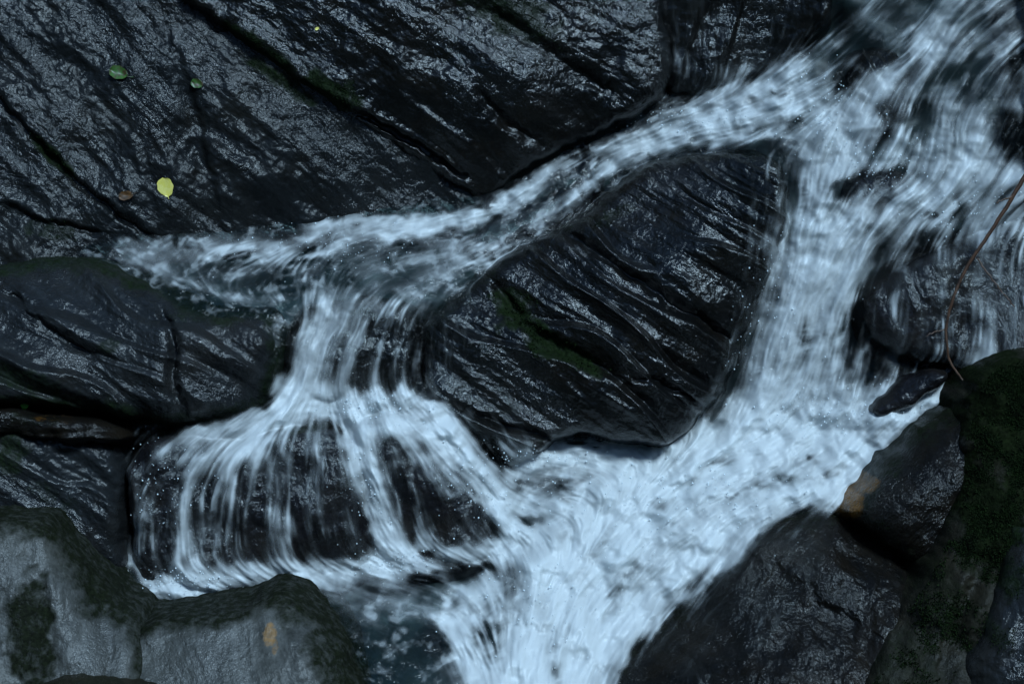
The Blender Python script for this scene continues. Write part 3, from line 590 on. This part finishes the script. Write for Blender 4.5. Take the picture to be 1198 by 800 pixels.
film = np.maximum(film, Cs + 0.004)
turb = np.clip(dens * 1.2, 0.12, 1)
lump = fbm(A * 8, B * 8, 301, 2); lump2 = ridged(A * 17 + 0.5 * ex, B * 17, 311, 2)
steep = sstep(-.25, .2, np.gradient(blur(NF, 4), g, axis=0))              # water falling steeply is drawn out rather than heaped up
NS = NF + turb * (1 - .8 * steep) * (0.046 * lump + 0.013 * lump2)
NW = np.where(veil > 0.02, np.maximum(NS, film - (1 - veil) * 0.06), NS)
NW = blur(NW, 1.2)
NW = np.where(veil > 0.3, np.maximum(NW, np.minimum(Cs + 0.006, NW + 0.08)), NW)
NW = NW + turb * (0.0015 * L2 + 0.0012 * L1 + 0.0016 * L0 + (0.007 + .006 * steep) * L3) + 0.002 * L3
patch = sstep(-.35, .5, fbm(A * 5.5, B * 5.5, 361, 3))                      # strands show in some places and melt together in others
NW = np.where((veil > .3) & (dens > .12) & (Cs < NW + .12), np.maximum(NW, Cs + .004), NW)
w0, w1, w2 = (sstep(-.45, .55, fbm(A * 4.3 + o, B * 4.3 - o, 371 + 10 * i, 3)) for i, o in enumerate((0.0, 3.7, 8.1)))
st = (1 - veil) * (0.80 * w0 * L0 + 0.55 * w1 * L1 + 0.40 * w2 * L2) * (0.3 + .7 * patch) + veil * (0.16 * w0 * L0 + 0.42 * w1 * L1 + 0.60 * (.35 + w2) * L2 + 0.30 * L3)
thread = sstep(0.5, 2.2, L1) * (0.4 + .6 * patch)
mid = 1 - np.abs(2 * dens - 1)
blot = fbm(A * 6 + .2 * ex, B * 6, 341, 4); chop = fbm(A * 15 + .6 * ex, B * 21 + .6 * ex, 351, 4)
gap = NW - np.where(CW > -5, CW, -9)
contact = np.exp(-(np.clip(gap, -.01, 1) / 0.018) ** 2) * (1 - veil) * np.clip(blur(dens, 8) * 1.6, 0, .7)
st = st + .5 * steep * (1 - veil) * (.6 * L1 + .6 * L2)
mid = np.maximum(mid, .55 * steep)
d1 = 1 - (1 - dens) * (1 - contact)
d2 = d1 - 0.24 * (1 - .6 * steep) * sstep(-.05, .8, blot + .35 * chop) * d1 + mid * (0.30 * blot + 0.08 * L3 + 0.26 * chop * (1 - veil))  # blot term paints shaded hollows into the dense foam
foam = d2 + (0.03 + 0.15 * mid) * st * sstep(0.0, 0.15, dens) + 0.22 * thread * np.sqrt(np.clip(dens, 0, 1))
brk = sstep(-.5, .35, fbm(A * 11, B * 11 + .3 * ex, 391, 4)); thin = (.35 + .75 * brk) * dens * np.clip(0.55 + 0.62 * st, 0, 3) + 0.3 * thread * np.sqrt(np.clip(dens, 0, 1))
kv = veil * sstep(.62, .25, dens); foam = foam * (1 - kv) + thin * kv
foam = foam + (1 - veil) * 0.30 * sstep(.05, 1.1, chop + .2 * L0) * (1 - d1); foam = np.clip(foam, 0, 1); foam = 0.4 * foam + 0.6 * sstep(0.0, 0.95, foam)
edge = sstep(0.025, -0.02, pres + 0.006 * L2)
foam = foam * edge
only = sstep(-.01, .02, Cs - NS)                                        # where the sheet is nothing but a film on a rock
fade = 1 - only * (1 - sstep(.35, .95, veil)); foam = foam * fade; edge = edge * fade
edge = edge * np.clip(1 - 0.92 * veil * (1 - foam), 0, 1)
m = MASK & ~(C > NW + 0.05)
q = grid_faces(m)
def water_material():
    n = NT('stream_water')
    fo = n.attr('foam'); pr = n.attr('presence')
    tc = n.add('ShaderNodeTexCoord')
    bp = n.add('ShaderNodeBump'); bp.inputs['Strength'].default_value = 0.6; bp.inputs['Distance'].default_value = 1.0
    n.ln(n.math('MULTIPLY', n.noise(tc.outputs['Object'], 18.0, 4, 0.6, 1.0), 0.028), bp.inputs['Height'])
    # clear water: a fresnel sheen over a see-through greenish body
    tr = n.add('ShaderNodeBsdfTransparent'); tr.inputs[0].default_value = (0.60, 0.74, 0.74, 1)
    gl = n.add('ShaderNodeBsdfGlossy'); gl.inputs['Roughness'].default_value = 0.12; n.ln(bp.outputs['Normal'], gl.inputs['Normal'])
    fr = n.add('ShaderNodeFresnel'); fr.inputs['IOR'].default_value = 1.33; n.ln(bp.outputs['Normal'], fr.inputs['Normal'])
    cl = n.add('ShaderNodeMixShader'); n.ln(fr.outputs[0], cl.inputs[0]); n.ln(tr.outputs[0], cl.inputs[1]); n.ln(gl.outputs[0], cl.inputs[2])
    # aerated water
    fm = n.add('ShaderNodeBsdfPrincipled'); fm.inputs['Base Color'].default_value = (0.86, 0.89, 0.90, 1); fm.inputs['Roughness'].default_value = 0.35
    fm.inputs['Specular IOR Level'].default_value = 0.4
    b2 = n.add('ShaderNodeBump'); b2.inputs['Strength'].default_value = 0.5; b2.inputs['Distance'].default_value = 1.0
    n.ln(n.math('MULTIPLY', n.noise(tc.outputs['Object'], 110.0, 4, 0.7, 0.4), 0.0025), b2.inputs['Height']); n.ln(b2.outputs['Normal'], fm.inputs['Normal'])
    tl = n.add('ShaderNodeBsdfTranslucent'); tl.inputs[0].default_value = (0.78, 0.87, 0.90, 1)
    fx = n.add('ShaderNodeMixShader'); fx.inputs[0].default_value = 0.4; n.ln(fm.outputs[0], fx.inputs[1]); n.ln(tl.outputs[0], fx.inputs[2])
    a = n.add('ShaderNodeMixShader'); n.ln(fo, a.inputs[0]); n.ln(cl.outputs[0], a.inputs[1]); n.ln(fx.outputs[0], a.inputs[2])
    none = n.add('ShaderNodeBsdfTransparent')
    o = n.add('ShaderNodeMixShader'); n.ln(pr, o.inputs[0]); n.ln(none.outputs[0], o.inputs[1]); n.ln(a.outputs[0], o.inputs[2])
    n.ln(o.outputs[0], n.out.inputs[0]); return n.m
wme = raw_mesh('water', world_pt(A[m], B[m], NW[m]), q)
attr(wme, 'foam', foam[m]); attr(wme, 'presence', edge[m])
water = put('water', wme, water_material()); tag(water, kind='structure')

# stream bed under the water
k = 6
bedn = blur(NF[::k, ::k], 3) - 0.20 + 0.05 * fbm(A[::k, ::k] * 5, B[::k, ::k] * 5, 501, 4)
bed = put('streambed', raw_mesh('streambed', world_pt(A[::k, ::k].ravel(), B[::k, ::k].ravel(), bedn.ravel()), grid_faces(np.ones(bedn.shape, bool))),
          plain('dark_green_bed', (0.008, 0.014, 0.014), 0.5, 0.3, 0.6, 9.0)); tag(bed, kind='structure')

# out-of-view ravine, shaped to block low sky: floor rising upstream, steep sides, slope behind camera
def axis(lo, hi, fine0, fine1, stp):
    mid = np.arange(fine0, fine1 + stp, stp)
    l = fine0 - np.cumsum(stp * 1.25 ** np.arange(1, 60)); l = l[l > lo]; h = fine1 + np.cumsum(stp * 1.25 ** np.arange(1, 60)); h = h[h < hi]
    return np.concatenate([[lo], l[::-1], mid, h, [hi]])
gx, gy = np.meshgrid(axis(-300, 300, -9, 9, .3), axis(-300, 300, -14, 12, .3))
def ravine(x, y):
    base = np.where(y < -0.1, -2.1 + (y + 0.1) * 0.06, -2.1 + np.clip(y + .1, 0, 8) * 1.43 + np.clip(y - 7.9, 0, 30) * .6)  # upstream floor steepened to shut out low sky
    wob = 0.5 * fbm(x * .3, y * .3, 601, 3)
    d = np.clip(np.abs(x) - 3.0 - wob - np.clip(-y - 3, 0, 40) * .12, 0, None)
    side = 15.0 * (1 - np.exp(-d / 5.0)) * (1 + .15 * fbm(x * .5, y * .5, 611, 3))
    back = 34.0 * sstep(-11, -48, y)  # unseen slope added to cut the low sky behind the camera
    return base + side + back + 0.15 * fbm(x * 1.3, y * 1.3, 621, 4)
gz = ravine(gx, gy)
ground = put('ground', raw_mesh('ground', np.stack([gx, gy, gz], -1).reshape(-1, 3), grid_faces(np.ones(gx.shape, bool))),
             plain('ravine_earth', (0.030, 0.034, 0.022), 0.85, 0.2, 0.5, 2.0)); tag(ground, kind='structure')

# ------------------------------------------------------------------ small things
def rock_at(px, py, lift=0.0):
    """nearest rock surface seen at a photo position: point and normal"""
    best = None
    for r in ROCKS:
        n = 0.0
        for _ in range(4):
            a, b = unproject(px, py, n); h, sd = r.height(np.array([[float(a)]]), np.array([[float(b)]])); n = float(h[0, 0])
        if sd[0, 0] < r.margin and (best is None or n > best[2]): best = (float(a), float(b), n, r)
    a, b, n, r = best; d = 0.02
    hx = (r.height(np.array([[a + d]]), np.array([[b]]))[0][0, 0] - r.height(np.array([[a - d]]), np.array([[b]]))[0][0, 0]) / (2 * d)
    hy = (r.height(np.array([[a]]), np.array([[b + d]]))[0][0, 0] - r.height(np.array([[a]]), np.array([[b - d]]))[0][0, 0]) / (2 * d)
    hx, hy = np.clip((hx, hy), -.5, .5)
    nn = -hx * EA - hy * EB + EN; nn /= np.linalg.norm(nn)
    return world_pt(a, b, n) + nn * lift, nn
def tube(path, rad, sides=7):
    path = np.asarray(path, float); rad = np.broadcast_to(rad, (len(path),)); T = np.gradient(path, axis=0); T /= np.linalg.norm(T, axis=1)[:, None]
    up = np.array([0.3, -0.8, 0.5]); v = []
    for p, t, r in zip(path, T, rad):
        x = np.cross(t, up); x /= np.linalg.norm(x); y = np.cross(t, x)
        for k in range(sides):
            c = 2 * math.pi * k / sides; v.append(p + r * (math.cos(c) * x + math.sin(c) * y))
    n = len(path); q = [(i * sides + k, i * sides + (k + 1) % sides, (i + 1) * sides + (k + 1) % sides, (i + 1) * sides + k) for i in range(n - 1) for k in range(sides)]
    v.append(path[0]); v.append(path[-1]); a = n * sides
    t = [((k + 1) % sides, k, a) for k in range(sides)] + [((n - 1) * sides + k, (n - 1) * sides + (k + 1) % sides, a + 1) for k in range(sides)]
    return np.array(v), np.array(q), np.array(t)
def leaf(px, py, ln, wd, rot, mat, label, curl=0.15, stalk=0.4, seed=0, group=None, lift=.006):
    """a fallen leaf: an oval blade with a mid-rib fold and a stalk, lying on the rock"""
    p, nn = rock_at(px, py, lift)
    x = EA - nn * (EA @ nn); x /= np.linalg.norm(x); y = np.cross(nn, x); c, s_ = math.cos(math.radians(rot)), math.sin(math.radians(rot))
    d = c * x + s_ * y; w = np.cross(nn, d)
    root = bpy.data.objects.new('leaf', None); COL.objects.link(root); root.location = p
    root.empty_display_size = .02
    tag(root, label, 'leaf', group)
    nu, nw = 15, 9; u = np.linspace(-.5, .5, nu)[:, None]; t = np.linspace(-1, 1, nw)[None]
    half = wd * .5 * np.sqrt(np.clip(1 - (2 * u) ** 2, 0, 1)) * (1 - .25 * u) * (1 + .05 * np.sin(17 * u + seed)); half = np.maximum(half, wd * .01)
    z = curl * ln * (.7 * (u * 2) ** 2 * .25 + .35 * np.abs(t) ** 1.3 * half / (wd * .5)) + .02 * ln * np.sin(9 * u + 4 * t + seed)
    P = (u * ln)[..., None] * d + (t * half)[..., None] * w + z[..., None] * nn
    V = np.concatenate([P.reshape(-1, 3), (P - .0012 * nn).reshape(-1, 3)])
    q = grid_faces(np.ones((nu, nw), bool)); m0 = nu * nw
    put('blade', raw_mesh('blade', V, np.concatenate([q, q[:, ::-1] + m0])), mat, root)
    if stalk:
        k = np.linspace(0, 1, 7)[:, None]; path = (.5 * ln + k * stalk * ln) * d + (.08 * ln * k ** 2) * w + (.003 + .1 * curl * ln * (1 - k)) * nn
        tv, tq, tt = tube(path, .0014, 5); put('stalk', raw_mesh('stalk', tv, tq, tt), mat, root)
    return root
def leaf_mat(name, c0, c1, vs=40):
    n = NT(name); tc = n.add('ShaderNodeTexCoord'); f = n.noise(tc.outputs['Object'], vs, 4, .7, .4)
    c = n.mix(n.ramp(f, [(.42, 0.), (.58, 1.)]), c0, c1)
    p = n.add('ShaderNodeBsdfPrincipled'); n.ln(c, p.inputs['Base Color']); p.inputs['Roughness'].default_value = .42
    n.ln(p.outputs[0], n.out.inputs[0]); return n.m
LY = leaf_mat('yellow_leaf', (.60, .52, .10), (.66, .58, .17)); LG = leaf_mat('green_brown_leaf', (.035, .10, .018), (.05, .028, .014), 60)
LB = leaf_mat('brown_leaf', (.10, .045, .015), (.05, .03, .015)); LN = leaf_mat('fresh_green_leaf', (.08, .26, .03), (.12, .32, .05))
leaf(194, 219, .078, .062, -75, LY, 'yellow oval leaf lying on the dark grey slab at upper left', .10, .45, 1)
leaf(139, 87, .075, .055, -20, LG, 'curled half green half brown leaf high on the dark grey slab', .5, .3, 2)
leaf(231, 98, .050, .036, -15, LG, 'small green and brown leaf right of the curled leaf on the dark slab', .35, .0, 3)
leaf(148, 229, .060, .036, 10, LB, 'dull brown leaf just left of the yellow leaf', .3, .2, 4)
leaf(27, 476, .034, .026, 20, LN, 'small bright green leaf on the ledge at the left edge', .3, .3, 5, lift=.012)
leaf(371, 34, .018, .012, 30, LY, 'tiny yellowish leaf on the top slab, far right of the other leaves', .2, .0, 6)

# bent twig on the right
M_twig = plain('reddish_bark', (.055, .024, .011), .45, .5, .6, 40)
def twig_path(pts, h, k=8):
    p = smooth_poly(pts, False, 3); a, b = unproject(p[:, 0], p[:, 1], np.interp(np.linspace(0, 1, len(p)), np.linspace(0, 1, len(h)), h))
    n = np.interp(np.linspace(0, 1, len(p)), np.linspace(0, 1, len(h)), h); w = world_pt(a, b, n)
    t = np.linspace(0, 1, len(p)); j = 0.004 * np.stack([fbm(t * 14, t * 0 + .5, 700 + i, 3) for i in range(3)], -1); return w + j
root = bpy.data.objects.new('twig', None); COL.objects.link(root); base = world_pt(*unproject(1290, 60, .6), .6); root.location = base
root.empty_display_size = .05; tag(root, 'bent reddish-brown forked twig hanging in front of the veil of water at the right edge', 'twig')
def add_tube(name, pts, h, r0, r1):
    w = twig_path(pts, h) - base; v, q, t = tube(w, np.linspace(r0, r1, len(w))); put(name, raw_mesh(name, v, q, t), M_twig, root)
add_tube('stem', [(1290, 60), (1240, 140), (1200, 203), (1176, 246), (1150, 285), (1122, 328), (1107, 372), (1107, 418), (1126, 444)], [.6, .52, .46, .44, .42, .41, .40, .40], .0105, .0034)
add_tube('side_twig', [(1143, 303), (1163, 328), (1172, 342), (1186, 358)], [.425, .44, .45], .0042, .002)
add_tube('side_twig', [(1108, 384), (1096, 388), (1084, 393)], [.40, .41, .42], .003, .0015)
add_tube('side_twig', [(1186, 228), (1176, 234), (1166, 237)], [.45, .46, .47], .004, .002)
add_tube('side_twig', [(1200, 203), (1206, 214), (1204, 226)], [.46, .47, .48], .006, .0025)

# drops thrown up where the falls land and along the rough edges of the rapid
def spray(zones, seed):
    rr = np.random.RandomState(seed); ph = (1 + 5 ** .5) / 2
    iv = np.array([(-1, ph, 0), (1, ph, 0), (-1, -ph, 0), (1, -ph, 0), (0, -1, ph), (0, 1, ph), (0, -1, -ph), (0, 1, -ph), (ph, 0, -1), (ph, 0, 1), (-ph, 0, -1), (-ph, 0, 1)]) / math.sqrt(1 + ph * ph)
    it = np.array([(0, 11, 5), (0, 5, 1), (0, 1, 7), (0, 7, 10), (0, 10, 11), (1, 5, 9), (5, 11, 4), (11, 10, 2), (10, 7, 6), (7, 1, 8), (3, 9, 4), (3, 4, 2), (3, 2, 6), (3, 6, 8), (3, 8, 9), (4, 9, 5), (2, 4, 11), (6, 2, 10), (8, 6, 7), (9, 8, 1)])
    V, T, o = [], [], 0
    for px, py, rx, ry, count, hi in zones:
        x = px + rr.normal(size=count) * rx * .6; y = py + rr.normal(size=count) * ry * .6
        a, b = unproject(x, y, fpre(x * S, -y * S)); i = np.clip(((b - GB[0]) / g).astype(int), 0, len(GB) - 1); j = np.clip(((a - GA[0]) / g).astype(int), 0, len(GA) - 1)
        ok = (NW[i, j] > C[i, j] - .004) & MASK[i, j]; a, b, i, j = a[ok], b[ok], i[ok], j[ok]; count = len(a); n = NW[i, j] + rr.exponential(hi, count) + .003; c = world_pt(a, b, n); r = rr.uniform(.0008, .0022, count) * rr.choice([1, 1, 1, 1.6], count)
        for k in range(count):
            V.append(c[k] + iv * r[k] * np.array([1, 1, 1.35])); T.append(it + o); o += 12
    return np.concatenate(V), np.concatenate(T)
sv, stt = spray([(440, 475, 60, 16, 160, .03), (430, 560, 30, 60, 90, .02), (560, 570, 50, 40, 110, .02), (230, 675, 60, 14, 130, .025), (455, 655, 50, 14, 120, .02), (960, 130, 60, 40, 160, .03), (1040, 190, 60, 30, 140, .03), (960, 480, 70, 26, 200, .03), (900, 350, 60, 80, 130, .02), (1130, 250, 60, 30, 110, .02), (750, 580, 140, 50, 240, .02), (860, 580, 70, 30, 120, .02), (640, 535, 50, 14, 90, .02), (400, 285, 120, 26, 130, .012), (630, 700, 70, 60, 160, .02), (200, 560, 50, 60, 90, .015), (800, 140, 60, 14, 90, .02), (1060, 470, 40, 16, 90, .02)], 77)
M_drop = NT('drops'); dp = M_drop.add('ShaderNodeBsdfPrincipled'); dp.inputs['Base Color'].default_value = (.72, .80, .84, 1); dp.inputs['Roughness'].default_value = .12
M_drop.ln(dp.outputs[0], M_drop.out.inputs[0])
tag(put('spray', raw_mesh('spray', sv, None, stt), M_drop.m), kind='stuff')

# moss cushions growing on the rocks: tiny leafy shoots, one mass per rock
M_moss = plain('moss', (.007, .015, .003), .8, .15, .7, 25)
def moss_on(r, count, size, seed):
    rr = np.random.RandomState(seed); a0, a1, b0, b1 = r.pa.min(), r.pa.max(), r.pb.min(), r.pb.max()
    a = rr.uniform(max(a0, -2.3), min(a1, 2.3), count * 12); b = rr.uniform(max(b0, -1.6), min(b1, 1.6), count * 12)
    w = r.spot('moss', a, b) * sstep(-.3, .3, fbm(a * 10, b * 10, seed, 3)); keep = rr.uniform(size=a.shape) < w; a, b = a[keep][:count], b[keep][:count]
    h, sd = r.height(a[:, None], b[:, None]); h = h[:, 0]; ok = sd[:, 0] < -.02; a, b, h = a[ok], b[ok], h[ok]; n = len(a)
    if not n: return
    c = world_pt(a, b, h) - r.ctr; V = []; 
    for k in range(4):
        th = rr.uniform(0, 6.28, n); d = np.cos(th)[:, None] * EA + np.sin(th)[:, None] * EB; s2 = (size * rr.uniform(.5, 1.3, n))[:, None]
        tip = c + s2 * (EN * .7 + np.array([0, 0, .5]) * rr.uniform(.3, 1, n)[:, None] + d * .8); sd_ = np.cross(d, EN) * s2 * .22
        V.append(np.stack([c - EN * .004 - sd_, c - EN * .004 + sd_, tip], 1))
    V = np.concatenate(V).reshape(-1, 3); o = put('moss', raw_mesh('moss', V, None, np.arange(len(V)).reshape(-1, 3), False), M_moss, r.ob)
    o['kind'] = 'stuff'
for i, r in enumerate(ROCKS):
    if r is MOSSY: moss_on(r, 12000, .011, 900)
    elif any(s_[5] >= .85 for s_ in r.moss) and r.mat is not M_pale: moss_on(r, 2600, .009, 901 + i)
